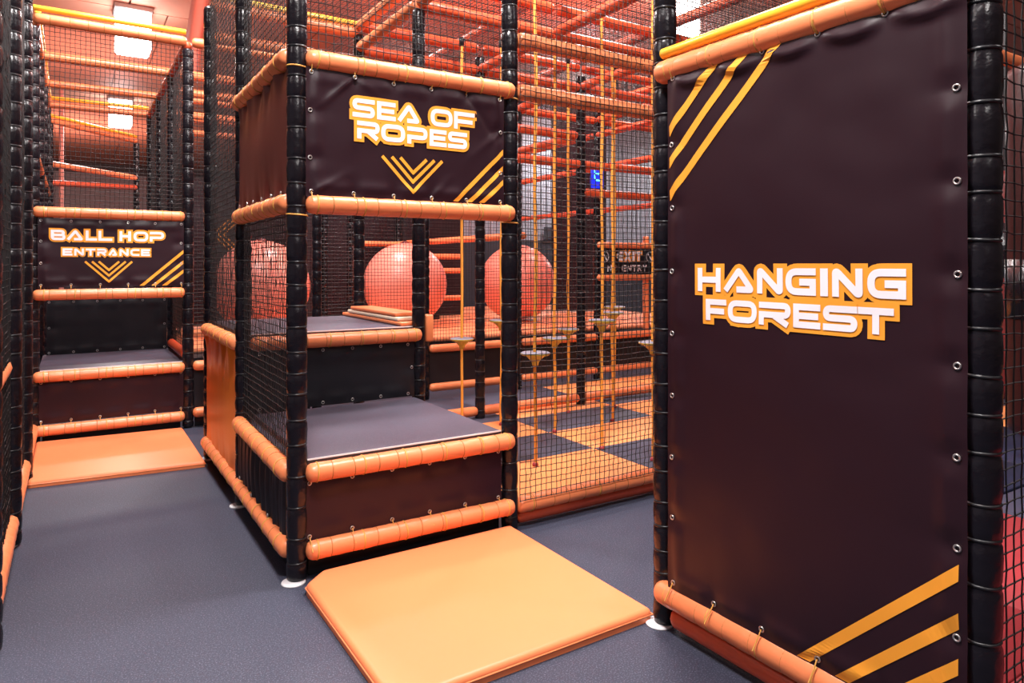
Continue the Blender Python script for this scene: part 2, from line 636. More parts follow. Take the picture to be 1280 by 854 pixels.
def glyph(ch, W, Hh, w):
    """centre lines of a wide futuristic capital in a W x Hh box, pen width w; returns [(points, sharp)]"""
    h = w / 2
    T, B, Mid, R, Lf = Hh - h, h, Hh / 2, W - h, h
    r = Hh * 0.26
    f = fillet
    if ch == 'S':
        return [f([(W, T), (Lf, T), (Lf, Mid), (R, Mid), (R, B), (0, B)], r)]
    if ch == 'E':
        return [[(W, T), (Lf, T), (Lf, B), (W, B)], [(Lf, Mid), (W - w * .35, Mid)]]
    if ch == 'A':
        return [f([(w * .42, h * .5), (W * .5, T + h * .15), (W - w * .75, B), (W * .42, B)], w * .25, seg=3)]
    if ch == 'O':
        return [f([(Lf, B), (Lf, T), (R, T), (R, B)], Hh * .34, closed=True)]
    if ch == 'F':
        return [[(W, T), (Lf, T), (Lf, 0)], [(Lf, Mid - h * .4), (W - w * .5, Mid - h * .4)]]
    if ch == 'R':
        return [f([(0, T), (R, T), (R, Mid - h * .3), (Lf, Mid - h * .3)], r) + [(Lf, 0)], [(W * .5, Mid - h * .6), (W - w * .55, h * .4)]]
    if ch == 'P':
        return [f([(0, T), (R, T), (R, Mid - h * .8), (Lf, Mid - h * .8)], r) + [(Lf, 0)]]
    if ch == 'H':
        return [[(Lf, 0), (Lf, Hh)], [(R, 0), (R, Hh)], [(Lf, Mid), (R, Mid)]]
    if ch == 'N':
        return [f([(Lf, 0), (Lf, T), (Lf + w * .25, T), (R - w * .25, B), (R, B), (R, Hh)], w * .5, seg=3)]
    if ch == 'G':
        return [f([(W, T), (Lf, T), (Lf, B), (R - w, B)], Hh * .34) + [(R, B), (R, Mid - h * .1), (W * .46, Mid - h * .1)]]
    if ch == 'I':
        return [[(W / 2, 0), (W / 2, Hh)]]
    if ch == 'T':
        return [[(0, T), (W, T)], [(W / 2, T), (W / 2, 0)]]
    if ch == 'B':
        return [f([(0, T), (R - h * .4, T), (R - h * .4, Mid), (Lf, Mid)], w * .8), f([(Lf, T - h * .6), (Lf, B), (R, B), (R, Mid), (Lf, Mid)], w * .8)]
    if ch == 'L':
        return [[(Lf, Hh), (Lf, B), (W, B)]]
    if ch == 'C':
        return [f([(W, T), (Lf, T), (Lf, B), (W, B)], Hh * .34)]
    if ch == 'Y':
        return [[(w * .4, Hh), (W / 2, Mid), (W - w * .4, Hh)], [(W / 2, Mid), (W / 2, 0)]]
    if ch == 'X':
        return [[(w * .4, 0), (W - w * .4, Hh)], [(w * .4, Hh), (W - w * .4, 0)]]
    return []


def lettering(sheet, letters, z0, cap, pen, outline, off=0.002, white='print_white', orange='print_orange'):
    """letters: list of (char, s0, s1) in sheet coordinates"""
    L = []
    for ch, s0, s1 in letters:
        pw = pen if ch != 'I' else (s1 - s0)
        for pts in glyph(ch, s1 - s0, cap, pw):
            L.append(([(p[0] + s0, p[1] + z0) for p in pts], pw))
    if orange:
        for ch, s0, s1 in letters:
            pw = pen if ch != 'I' else (s1 - s0)
            sheet.strokes('letter_outline', [([(p[0] + s0, p[1] + z0) for p in pts], outline, outline) for pts in glyph(ch, s1 - s0, cap, pw)], pw + 2 * outline, M[orange], off)
    for ch, s0, s1 in letters:
        pw = pen if ch != 'I' else (s1 - s0)
        sheet.strokes('letter', [([(p[0] + s0, p[1] + z0) for p in pts], 0, 0) for pts in glyph(ch, s1 - s0, cap, pw)], pw, M[white], off + 0.0022)


def spread(word, s0, s1, gap):
    w = [0.45 if c == 'I' else (0.6 if c == ' ' else 1.0) for c in word]
    tot = sum(w)
    unit = (s1 - s0 - gap * (len(word) - 1)) / tot
    out, s = [], s0
    for c, q in zip(word, w):
        if c != ' ':
            out.append((c, s, s + unit * q))
        s += unit * q + gap
    return out


def tension(W, H, tops, bots, lefts=(), rights=(), amp=0.012, lowamp=0.006, seed=0.0):
    """cloth relief: scallops and creases that run from the eyelets"""
    def d(s, t):
        v = lowamp * noise.noise(Vector((s * 2.3 + seed, t * 2.3, seed * 3.1))) + lowamp * .35 * noise.noise(Vector((s * 7 + seed, t * 7, 5.0)))
        for lst, dist, co in ((tops, H - t, s), (bots, t, s), (lefts, s, t), (rights, W - s, t)):
            if not lst or dist > 0.35:
                continue
            near = min(abs(co - e) for e in lst)
            v -= amp * math.exp(-dist / 0.05) * math.exp(-(near / 0.035) ** 2)
            v += amp * 0.7 * math.exp(-((dist - 0.05) / 0.028) ** 2) * min(1.0, near / 0.06)
        e = min(s, W - s, t, H - t)
        return v * min(1.0, 0.25 + e / 0.03)
    return d


def pleats(W, H, n, top=0.014, bot=0.010, seed=0.0, reach=0.28):
    def d(s, t):
        ph = noise.noise(Vector((s * 3 + seed, 0.3, seed))) * 2.0
        a = top * math.exp(-(H - t) / reach) + bot * math.exp(-t / reach)
        w = math.sin(2 * PI * n * s / W + ph + 0.8 * noise.noise(Vector((s * 4, t * 3, seed))))
        return a * (w + 0.5 * math.sin(4.3 * PI * n * s / W + 1.7 * ph)) + 0.012 * math.sin(PI * s / W) * math.sin(PI * t / H) + 0.006 * noise.noise(Vector((s * 3 + seed, t * 2, 1.0)))
    return d


# ================================================================== SETTING
struct('floor', box_mesh('floor', -8, 26, -6, 36, -0.06, 0.0), M['floor'])
ceil = struct('ceiling', box_mesh('ceiling', -8, 26, -6, 36, 6.03, 6.10), M['seam'])
PANEL = box_mesh('panel', 0, 3.17, 0, 3.97, 0, 0.028)
PANEL.materials.append(M['ceiling'])
for a in range(-3, 8):
    for b in range(-2, 9):
        off = 0.63 if b % 2 else 0.0
        link('panel', PANEL, None, ceil, (0.855 + 3.2 * a + off - 0.0, 2.0 + 4.0 * b, 6.0))
wb = struct('wall_back', box_mesh('wall', -8, 26, 36.0, 36.12, 2.5, 6.03), M['wall'])
struct('trim_1', box_mesh('plinth', -8, 26, 35.97, 36.12, 0, 2.5), M['wall_low'])
struct('trim_2', box_mesh('dark_rail', -8, 26, 35.93, 36.0, 5.55, 6.0), M['wall_low'])
wi = struct('wall_inner', box_mesh('wall', 8.5, 26, 15.8, 15.92, 2.15, 6.0), M['wall'])
struct('trim_3', box_mesh('plinth', 8.48, 26, 15.77, 15.93, 0, 2.15), M['wall_low'])
RIB = box_mesh('rib', -0.05, 0.05, -0.02, 0.0, 2.15, 5.99)
RIB.materials.append(M['wall'])
for k in range(150):
    x_ = -4.0 + k * 0.2
    if 8.55 < x_ < 25.8:
        link('rib', RIB, None, wi, (x_, 15.8, 0))
struct('wall_left', box_mesh('wall', -8.12, -8, -6, 36, 0, 6.03), M['wall'])
struct('wall_right', box_mesh('wall', 26, 26.12, -6, 36, 0, 6.03), M['wall'])

# high bay lamps
def lamp(k, loc, label):
    o = link('hall_lamp', box_mesh('hall_lamp', -.30, .30, -.30, .30, .36, .445, 0.02), M['lamp_case'], None, loc)
    tag(o, label, 'lamp')
    link('diffuser', box_mesh('diffuser', -.27, .27, -.27, .27, -.33, .36, 0.05, 3), M['lamp'], o)


LL = ['tall white high bay lamp seen at the front roof bar of the ball hop',
      'smaller white high bay lamp farther back, lower in the ball hop netting',
      'unseen white high bay lamp over the entrance aisle', 'unseen white high bay lamp over the ball hop entrance',
      'unseen white high bay lamp over the rope tower', 'unseen white high bay lamp over the hanging rope area',
      'unseen white high bay lamp over the hanging forest', 'unseen white high bay lamp left of the aisle', 'white high bay lamp beyond the top edge of the forest panel',
      'unseen white high bay lamp behind the viewer',
      'unseen white high bay lamp added at the far wall behind the narrow dark banners', 'unseen white high bay lamp added at the far wall behind the forest panel', 'unseen white high bay lamp added over the big balls']
for k, p in enumerate(HALL_LAMPS):
    lamp(k, p, LL[k])

o = link('support_pipe', tube_mesh('support_pipe', [(-0.23, 20.5, 0), (-0.23, 20.5, 6.0)], 0.055, 10), M['pink_steel'])
tag(o, 'thin pink vertical pipe far back behind the ball hop netting', 'pipe')
o = link('roof_brace', tube_mesh('roof_brace', [(1.62, 12.4, 4.6), (1.80, 12.4, 6.0)], 0.13, 4), M['pink_steel'])
tag(o, 'slanted pink roof brace up left of the tall black tower post', 'brace')

# ================================================================== POSTS
post(0, 0, 'black padded post at the front left corner of the rope tower, beside the sign', foot=True)
post(1, 0, 'black padded post at the front right corner of the rope tower, right of its sign')
for pp in [ob for ob in COL.objects if ob.name.startswith('padded_post')]:
    for zz in (2.392, 1.705):
        lp = link('cord_loop', GOLDTIE, None, pp, (0, 0, zz), (.03, .05, 0))
        lp.scale = (1.05, 1.05, 1.0)
post(0, 1, 'black padded post halfway along the netted left side of the rope tower', foot=True)
post(0, 2, 'black padded post at the back left corner of the rope tower, beside the orange banner', foot=True)
post(1, 1, 'black padded post at the right end of the upper grey step platform', z1=3.26)
post(1, -1, 'black padded post at the far left edge of the large forest panel', foot=True)
post(1, -2, 'nearest black padded post at the right edge of the large forest panel')
post(-1, 1, 'thick black padded post at the left edge of the picture, nearest on the aisle', foot=True)
post(-1, 2, 'black padded post second along the left edge of the aisle', foot=True)
post(-1, 3, 'black padded post at the left end of the ball hop sign')
post(0, 3, 'black padded post at the right end of the ball hop sign')
post(2, 2, 'slim black padded post standing among the hanging ropes before the last ball', near=True)
post(3, 2, 'black padded post behind the ropes at the blue number display')
post(1, 2, 'black padded post standing left of the middle salmon ball')
post(-1, 0, 'black padded post just outside the left edge of the picture', near=False)
FARP = {(-1, 4): 'left', (0, 4): 'right', (-1, 5): 'left', (0, 5): 'right', (-1, 6): 'left', (0, 6): 'right', (0, 8): 'end', (-1, 7): 'end'}
for (i, j), sd in FARP.items():
    if sd == 'end':
        lab = 'black padded post at the far %s end of the ball hop' % ('right' if i == 0 else 'left')
    else:
        lab = 'black padded post %s behind the ball hop sign on its %s side' % ({4: 'first', 5: 'second', 6: 'third'}[j], sd)
    post(i, j, lab, near=False, z1=3.46)
for i, j, lab in ((1, 3, 'black padded post behind the left big ball netting, at the bed edge'),
                  (3, 3, 'black padded post at the bed edge right of the last ball'),
                  (4, 3, 'black padded post at the left end of the exit sign'),
                  (2, 3, 'black padded post at the bed edge between middle and last ball'),
                  (2, 5, 'black padded post behind the middle ball'),
                  
                  
                  (6, 4, 'black padded post far behind the exit sign'),
                  (2, 0, 'black padded post hidden behind the far edge of the forest panel'),
                  (3, 1, 'black padded post at the right end of the rope area roof')):
    post(i, j, lab, near=False, z1=3.46, z0=.586 if (j > 3 and i > 0) else .012)

# ================================================================== ROPE TOWER
yF = gy(0) - 0.035
xa, xb = GX[0] + 0.03, GX[1] + 0.005
cords = (0.045, 0.24, 0.43, 0.62, 0.81, 0.955)
bar((xa, yF, 2.43), (xb, yF, 2.43), 'orange padded bar along the top of the SEA OF ROPES sign', cords=cords)
bar((xa, yF, 1.755), (xb, yF, 1.755), 'orange padded bar along the bottom of the SEA OF ROPES sign', cords=cords)
bar((xa, yF, 0.502), (xb, yF, 0.502), 'orange padded bar on the front edge of the lower grey step', cords=cords)
bar((xa, yF, 0.140), (xb, yF, 0.140), 'lowest orange padded bar of the tower front, above the near orange mat', cords=cords)
bar((xa, gy(1) - .035, 0.985), (xb, gy(1) - .035, 0.985), 'orange padded bar on the front edge of the upper grey step', cords=cords)
# left side of the tower
xs = GX[0] - 0.03
c5 = (0.1, 0.3, 0.5, 0.7, 0.9)
bar((xs, gy(0) + .02, 2.445), (xs, gy(1), 2.445), 'orange padded bar above the maroon banner on the tower side', cords=c5)
bar((xs, gy(0) + .02, 1.762), (xs, gy(1), 1.762), 'orange padded bar below the maroon banner on the tower side', cords=c5)
bar((xs, gy(0) + .02, 0.495), (xs, gy(1), 0.512), 'orange padded bar under the netting on the tower side, at step height', cords=c5)
bar((xs, gy(0) + .02, 0.140), (xs, gy(1), 0.140), 'lowest orange padded bar on the tower side, nearer half', cords=c5)
bar((xs, gy(1) + .0, 0.140), (xs, gy(2), 0.140), 'lowest orange padded bar on the tower side, farther half below the orange banner', cords=c5)
bar((xs, gy(1) + .0, 0.99), (xs, gy(2), 0.99), 'orange padded bar above the orange banner on the tower side', cords=c5)

# sign
W, H = 1.075, 0.60
x0, z0 = 0.912, 1.792
t_ = [0.025 + (W - 0.05) * q for q in (0, .2, .4, .6, .8, 1)]
_sg_t = tension(W, H, t_, t_, [.18, .4], [.18, .4], amp=0.010, lowamp=0.007, seed=1.0)


def crease(s, t, a, b, amp, w):
    a, b = np.array(a), np.array(b)
    d = b - a
    L = math.hypot(*d)
    d = d / L
    p = (s - a[0]) * d[0] + (t - a[1]) * d[1]
    q = -(s - a[0]) * d[1] + (t - a[1]) * d[0]
    if p < 0 or p > L:
        return 0.0
    return amp * (1 - p / L) ** .8 * math.exp(-(q / (w * (.5 + p / L))) ** 2)


def sign_disp(s, t):
    v = _sg_t(s, t)
    v += crease(s, t, (t_[1], H - .02), (.02, H - .22), .011, .014)
    v += crease(s, t, (t_[1], H - .02), (t_[2], H - .14), .006, .016)
    v += crease(s, t, (t_[4], H - .02), (W - .03, H - .26), -.011, .016)
    v += crease(s, t, (.03, .02), (.24, .14), .007, .016)
    v += crease(s, t, (t_[3], .02), (t_[3] + .13, .16), .007, .018)
    v += crease(s, t, (W - .02, .4), (W - .24, .22), .006, .02)
    return v


sg = Sheet('sign_banner', (x0, gy(0) - 0.050, z0), (W, 0, 0), (0, 0, H), (0, -1, 0), M['banner'],
           'black banner with SEA OF ROPES lettering between two orange bars', 90, 54,
           sign_disp)
ey = [(s, H - .022) for s in t_] + [(s, .022) for s in t_] + [(.02, .18), (.02, .4), (W - .02, .18), (W - .02, .4)]
sg.eyelets(ey, [((s, H - .022), (0, .045, .005)) for s in t_] + [((s, .022), (0, -.05, .012)) for s in t_])
q = lambda L: [(c, a - x0, b - x0) for c, a, b in L]
lettering(sg, q([('S', 1.132, 1.245), ('E', 1.257, 1.354), ('A', 1.363, 1.488), ('O', 1.545, 1.671), ('F', 1.680, 1.801)]), 2.184 - z0, 0.090, 0.0215, 0.015)
lettering(sg, q([('R', 1.154, 1.269), ('O', 1.277, 1.402), ('P', 1.414, 1.526), ('E', 1.538, 1.635), ('S', 1.644, 1.757)]), 2.080 - z0, 0.086, 0.0215, 0.015, off=0.0045)


def chevrons(sh, V, w):
    for (a, b, c) in V:
        sh.strokes('chevron', [([a, b], 0, w * .35), ([c, b], 0, w * .35)], w, M['print_orange'], 0.002)


P_ = lambda *pts: tuple((a - x0, b - z0) for a, b in pts)
chevrons(sg, [P_((1.284, 2.007), (1.447, 1.839), (1.612, 2.007)), P_((1.334, 2.007), (1.448, 1.890), (1.567, 2.007)), P_((1.379, 2.007), (1.449, 1.936), (1.523, 2.007))], 0.0165)


def diagonal_stripes(sh, items, w):
    """items: (s0, t0, s1, t1) centre lines; ends cut level/plumb by the sheet edge"""
    for s0, t0, s1, t1, e0, e1 in items:
        d = np.array((s1 - s0, t1 - t0))
        d /= np.linalg.norm(d)
        hx, hy = w / 2 / abs(d[1]), w / 2 / abs(d[0])
        A = [(s0 - hx, t0), (s0 + hx, t0)] if e0 == 'h' else [(s0, t0 + hy), (s0, t0 - hy)]
        B = [(s1 - hx, t1), (s1 + hx, t1)] if e1 == 'h' else [(s1, t1 + hy), (s1, t1 - hy)]
        sh.polys('stripe', [(A[0], B[0], B[1], A[1])], M['print_orange'], 0.002)


diagonal_stripes(sg, [(1.690 - x0, .012, W - .006, 2.085 - z0, 'h', 'v'), (1.772 - x0, .012, W - .006, 1.995 - z0, 'h', 'v'), (1.846 - x0, .012, W - .006, 1.921 - z0, 'h', 'v')], 0.022)

# lower front banner, step riser, side banners
W, H = 1.07, 0.29
t_ = [0.02 + (W - 0.04) * q_ for q_ in (0, .2, .4, .6, .8, 1)]
s2 = Sheet('front_banner', (0.915, gy(0) - 0.028, .182), (W, 0, 0), (0, 0, H), (0, -1, 0), M['banner'],
           'plain black banner below the lower grey step', 60, 18, tension(W, H, t_, t_, amp=.006, lowamp=.004, seed=3))
s2.eyelets([(s, H - .02) for s in t_] + [(s, .02) for s in t_], [((s, .02), (0, -.055, .035)) for s in t_] + [((s, H - .02), (0, .03, .03)) for s in t_])
W, H = 1.11, 0.38
t_ = [0.06 + (W - 0.12) * q_ for q_ in (0, .2, .4, .6, .8, 1)]
s3 = Sheet('step_banner', (0.915, gy(1) - 0.02, .56), (W, 0, 0), (0, 0, H), (0, -1, 0), M['banner_dull'],
           'black banner closing the gap between lower and upper grey steps', 50, 20, tension(W, H, t_, t_, [.2], [.2], amp=.01, lowamp=.006, seed=5))
s3.eyelets([(s, H - .02) for s in t_] + [(s, .02) for s in t_] + [(W - .03, .2)])
W, H = 1.10, 0.33
s4 = Sheet('side_banner', (xs - 0.0, gy(1) - .05, .165), (0, -W, 0), (0, 0, H), (-1, 0, 0), M['banner_dull'],
           'short pleated black banner at floor level on the tower side', 90, 24, pleats(W, H, 9, .010, .006, 2.0))
s4.eyelets([(W * k / 6 + .03, .03) for k in range(6)])
W, H = 1.10, 0.62
s5 = Sheet('side_banner', (xs - 0.002, gy(1) - .05, 1.79), (0, -W, 0), (0, 0, H), (-1, 0, 0), M['maroon'],
           'maroon pleated banner on the tower side, left of the sign', 90, 50, pleats(W, H, 4, .014, .014, 4.0, .055))
s5.eyelets([(W * k / 6 + .06, .03) for k in range(6)])
W, H = 1.10, 0.80
s6 = Sheet('side_banner', (xs - 0.002, gy(2) - .05, .17), (0, -W, 0), (0, 0, H), (-1, 0, 0), M['orange_sheet'],
           'orange banner on the tower side at the back corner', 90, 50, pleats(W, H, 4, .022, .004, 6.0, .09))


# grey step platforms
def platform(x0, x1, y0, y1, z, label, trim=True):
    o = link('step_platform', box_mesh('step_platform', x0, x1, y0, y1, z - .035, z, .004), M['deck'])
    tag(o, label, 'platform')
    link('front_edge', box_mesh('front_edge', x0, x1, y0 - .006, y0 - .0005, z - .034, z - .006), M['deck_edge'], o)
    if trim:
        link('edge_trim', box_mesh('edge_trim', x0, x1, y0 - .007, y0 - .0005, z - .006, z + .001), M['white_trim'], o)
    link('under_beam', box_mesh('under_beam', x0 + .05, x1 - .05, y0 + .05, y0 + .09, z - .12, z - .036), M['deck_edge'], o)


platform(0.935, 2.01, gy(0) + .022, gy(1) - .03, .553, 'lower grey step platform of the rope tower')
platform(0.90, 2.02, gy(1) + .022, gy(2) + .05, 1.042, 'upper grey step platform of the rope tower')
# foam boards lying along the right edge of the upper platform
for k, (zz, m_, lab, dy) in enumerate(((1.045, 'orange', 'lowest orange padded board on the upper grey step', -.08),
                                       (1.075, 'cream', 'cream middle board stacked on the upper grey step', .05),
                                       (1.105, 'mat', 'topmost orange padded board stacked on the upper grey step', .12))):
    o = link('padded_board', box_mesh('padded_board', 1.93, 2.12, gy(1) + .06 + dy * .5, gy(2) - .02 - dy, zz, zz + .027, .008), M[m_])
    tag(o, lab, 'board')
o = link('padded_block', box_mesh('padded_block', 2.10, 2.16, gy(1) - .03, gy(1) + .06, .93, 1.12, .012), M['orange'])
tag(o, 'small upright orange padded block behind the upper step post', 'block')

def base_strip(x0, x1, y0, y1, label):  # black strip closing the gap between floor and lowest bar
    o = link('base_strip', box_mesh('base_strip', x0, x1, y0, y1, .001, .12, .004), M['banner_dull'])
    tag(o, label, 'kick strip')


base_strip(.94, 2.00, gy(0) + .02, gy(0) + .06, 'black strip on the floor under the tower front bar')
base_strip(xs + .03, xs + .07, gy(0) + .06, gy(1) - .06, 'black strip on the floor under the tower side, nearer half')
base_strip(xs + .03, xs + .07, gy(1) + .06, gy(2) - .06, 'black strip on the floor under the tower side, farther half')
base_strip(GX[-1] + .06, GX[0] - .06, gy(3) + .02, gy(3) + .06, 'black strip on the floor under the ball hop front')
base_strip(GX[0] + .06, GX[1] - .06, gy(3) + .02, gy(3) + .06, 'black strip on the floor between tower and ball hop')

# tower nets
net((GX[0] + .03, gy(0) + 0.0, 2.46), (GX[1] - GX[0] - .06, 0, 0), (0, 0, .95), 'black net above the SEA OF ROPES sign', fine=True, seed=1)
net((GX[0] - .01, gy(0) + .04, .55), (0, 1.12, 0), (0, 0, 1.19), 'black net on the tower side between step height and maroon banner', fine=True, seed=2)
net((GX[0] - .01, gy(0) + .04, 2.48), (0, 1.12, 0), (0, 0, .95), 'black net on the tower side above the maroon banner', seed=3)
net((GX[0] - .01, gy(1) + .04, 1.02), (0, 1.12, 0), (0, 0, 2.40), 'tall black net on the tower side above the orange banner', fine=True, seed=4)
bar((GX[0], gy(2), 3.44), (GX[1], gy(2), 3.44), 'orange padded roof bar at the back of the rope tower', near=False)
pipe((GX[0], gy(2) - .02, 3.505), (GX[1], gy(2) - .02, 3.505), 'bare yellow pipe on the roof bar at the back of the rope tower')
bar((GX[0], gy(2), 3.20), (GX[1], gy(2), 3.20), 'orange padded bar under the back roof bar of the rope tower', near=False)

# ================================================================== ROPE AREA FRONT
yN = gy(0) - .01
bar((GX[1] + .035, yN, 2.73), (GX[2], yN, 2.73), 'orange padded bar wrapped by net, upper one right of the sign')
bar((GX[1] + .035, yN, 2.44), (GX[2], yN, 2.44), 'orange padded bar wrapped by net, level with the sign top, right of it')
bar((GX[1] + .035, yN, .128), (GX[2], yN, .128), 'orange padded bar along the foot of the rope area net', cords=(.08, .5))
bar((GX[1] + .05, yN + .03, .060), (GX[2], yN + .03, .060), 'red padded bar on the floor under the rope area net', m='red_orange', near=False)
net((GX[1] + .035, yN - .045, .165), (GX[2] - GX[1] - .04, 0, 0), (0, 0, 3.3), 'tall black net in front of the hanging ropes', cell=.0352, r=.0027, fine=True, seed=5, sag=.01)

# tiled floor of the rope area
base = struct('floor', box_mesh('tile_base', 2.12, 7.05, 3.32, 6.72, 0.0005, .012), M['tile_dark'])
xs_t = [2.13, 3.46, 4.68, 5.90, 7.04]
ys_t = [3.33, 4.255, 4.865, 5.465, 6.08, 6.70]
for a in range(4):
    for b in range(5):
        dark = (a + b) % 2 == 1
        if b == 4:
            dark = a < 2
        me = box_mesh('tile', xs_t[a] + .002, xs_t[a + 1] - .002, ys_t[b] + .002, ys_t[b + 1] - .002, .012, .032, .003, 1)
        link('tile', me, M['tile_dark' if dark else 'tile_orange'], base)

# rope swings
DISC = lathe('disc', [(-.012, .0006), (-.012, .095), (-.004, .106), (.004, .106)], 28)
DTOP = lathe('disc_top', [(.004, .106), (.010, .098), (.012, .06), (.012, .0006)], 28)
CONE = lathe('cone', [(-.085, .0006), (-.085, .022), (-.06, .026), (-.03, .055), (-.012, .075)], 20)
DISC.materials.append(M['disc_rim'])
DTOP.materials.append(M['disc'])
CONE.materials.append(M['disc_rim'])
ANCH = lathe('floor_anchor', [(0, .0006), (0, .022), (.012, .022), (.03, .013), (.03, .0006)], 14)
ANCH.materials.append(M['tile_pink'])
CLIP = lathe('top_clip', [(-.05, .0006), (-.05, .018), (0, .024), (.03, .018), (.03, .0006)], 10)
CLIP.materials.append(M['tie'])
ROPES = [(2.80, 4.10, .837, 'orange rope with grey disc, nearest and lowest, close to the tower post'),
         (3.50, 4.83, .84, 'orange rope with grey disc, second from the tower post, at a tile corner'),
         (4.06, 5.38, .845, 'orange rope with grey disc just left of the display post'),
         (3.49, 4.19, 1.036, 'orange rope with grey disc hanging in front of the exit sign left end'),
         (4.20, 4.89, 1.03, 'orange rope with disc behind the one before the exit sign'),
         (4.62, 5.35, 1.045, 'orange rope with the highest disc, farthest back near the exit sign'),
         (2.93, 5.45, .81, 'leftmost orange rope with disc, seen past the upper step'),
         (3.25, 5.30, .97, 'orange rope with disc in front of the last ball left edge'),
         (3.60, 3.74, .90, 'orange rope whose disc peeps out beside the forest panel post')]
for x, y, z, lab in ROPES:
    rr = 0.0125
    pts = [(0.004 * math.sin(k * 1.3 + x * 9), 0.004 * math.cos(k * 1.1 + y * 7), .055 + (3.5 - .055) * k / 14) for k in range(15)]
    o = link('rope_swing', tube_mesh('rope_swing', pts, rr, 8), M['rope'], None, (x, y, 0))
    tag(o, lab, 'rope swing')
    link('disc', DISC, None, o, (0, 0, z))
    link('disc_top', DTOP, None, o, (0, 0, z))
    link('cone', CONE, None, o, (0, 0, z))
    link('floor_anchor', ANCH, None, o, (0, 0, .032))
    link('top_clip', CLIP, None, o, (0, 0, 3.47))

# cross bars behind the ropes
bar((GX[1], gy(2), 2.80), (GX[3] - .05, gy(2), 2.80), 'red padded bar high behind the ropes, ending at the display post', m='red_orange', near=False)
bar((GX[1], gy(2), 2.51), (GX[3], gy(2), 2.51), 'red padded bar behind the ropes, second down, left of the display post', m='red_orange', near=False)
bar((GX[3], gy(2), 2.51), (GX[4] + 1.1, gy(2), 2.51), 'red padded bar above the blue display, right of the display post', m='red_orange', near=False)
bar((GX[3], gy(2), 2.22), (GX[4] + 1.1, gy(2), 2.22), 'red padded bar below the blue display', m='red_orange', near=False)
bar((GX[1], gy(2), .10), (GX[2] - .03, gy(2), .10), 'orange padded floor bar behind the ropes, left of the slim post', near=False)
bar((GX[2] + .03, gy(2), .10), (GX[3] - .03, gy(2), .10), 'orange padded floor bar behind the ropes, between slim and display posts', near=False)
bar((GX[3] + .03, gy(2), .10), (GX[4] + 1.1, gy(2), .10), 'orange padded floor bar behind the ropes, right of the display post', near=False)

# ================================================================== BALL BED (row 3 to row 7)
bed = link('padded_bed', box_mesh('padded_bed', .96, 9.0, 7.62, 12.9, .02, .53), M['banner_dull'])
tag(bed, 'long bed of salmon pads carrying the big balls', 'platform')
for a in range(7):
    for b in range(4):
        x0_, y0_ = .96 + a * 1.149, 7.62 + b * 1.32
        if a == 0 and b == 0:
            y0_ += .38
        link('pad', box_mesh('pad', x0_ + .004, x0_ + 1.149, y0_ + .004, 7.62 + (b + 1) * 1.32 - .004, .53, .585, .02), M['pad'], bed)
for nm, i0, i1 in (('left of the tower corner', 0, 1), ('behind the upper step', 1, 2), ('left of the ropes', 2, 3), ('behind the ropes', 3, 4), ('below the exit sign', 4, 5)):
    near = i0 == 0
    bar((GX[i0] + .035, gy(3) - .03, .558), (GX[i1] - .03, gy(3) - .03, .558), 'orange padded bar on the edge of the ball bed, bay ' + nm, near=near, cords=(.1, .4, .7))
    bar((GX[i0] + .035, gy(3) - .03, .135), (GX[i1] - .03, gy(3) - .03, .135), 'lowest orange padded bar of the ball bed, bay ' + nm, near=near, cords=(.1, .4, .7))
    W, H = GX[i1] - GX[i0] - .1, .36
    s = Sheet('skirt_banner', (GX[i0] + .05, gy(3) - .01, .165), (W, 0, 0), (0, 0, H), (0, -1, 0), M['banner_dull'], 'black skirt banner of the ball bed, bay ' + nm, 24, 8,
              tension(W, H, [.1, .5, .9], [.1, .5, .9], amp=.008, lowamp=.006, seed=i0 + 9.0))
    net((GX[i0] + .04, gy(3), .60), (GX[i1] - GX[i0] - .08, 0, 0), (0, 0, 2.86), 'black net in front of the ball bed, bay ' + nm, seed=20, r=.0027)

BALL = None
for k, (x, y, lab) in enumerate(((2.06, 9.26, 'big salmon ball seen through the tower side net, leftmost of three'),
                                 (4.06, 9.28, 'big salmon ball behind the upper step, middle of three'),
                                 (5.98, 9.26, 'big salmon ball behind the hanging ropes, rightmost of three'))):
    R_ = .60
    bm = bmesh.new()
    bmesh.ops.create_uvsphere(bm, u_segments=48, v_segments=28, radius=R_)
    for v in bm.verts:
        if v.co.z < -R_ * .8:
            v.co.z = -R_ * .8 + (v.co.z + R_ * .8) * .85
        if v.co.z > .55:
            v.co *= 0.995
    me = bpy.data.meshes.new('giant_ball')
    bm.to_mesh(me)
    bm.free()
    me.polygons.foreach_set('use_smooth', np.ones(len(me.polygons), dtype=bool))
    o = link('giant_ball', me, M['ball'], None, (x, y, 1.188))
    tag(o, lab, 'ball')
    link('top_cap', lathe('top_cap', [(0, .0006), (0, .075), (.012, .07), (.03, .03), (.04, .0006)], 20), M['red_bag'], o, (0, 0, R_ * .985))
    link('strap', box_mesh('strap', -.018, .018, -.004, .004, 0, 1.3), M['banner_dull'], o, (0, 0, R_ + .02))
    link('seam', ring_mesh('seam', R_ * .999, .004, 48, 4), M['ball'], o, (0, 0, 0), (PI / 2, 0, .5 + k))

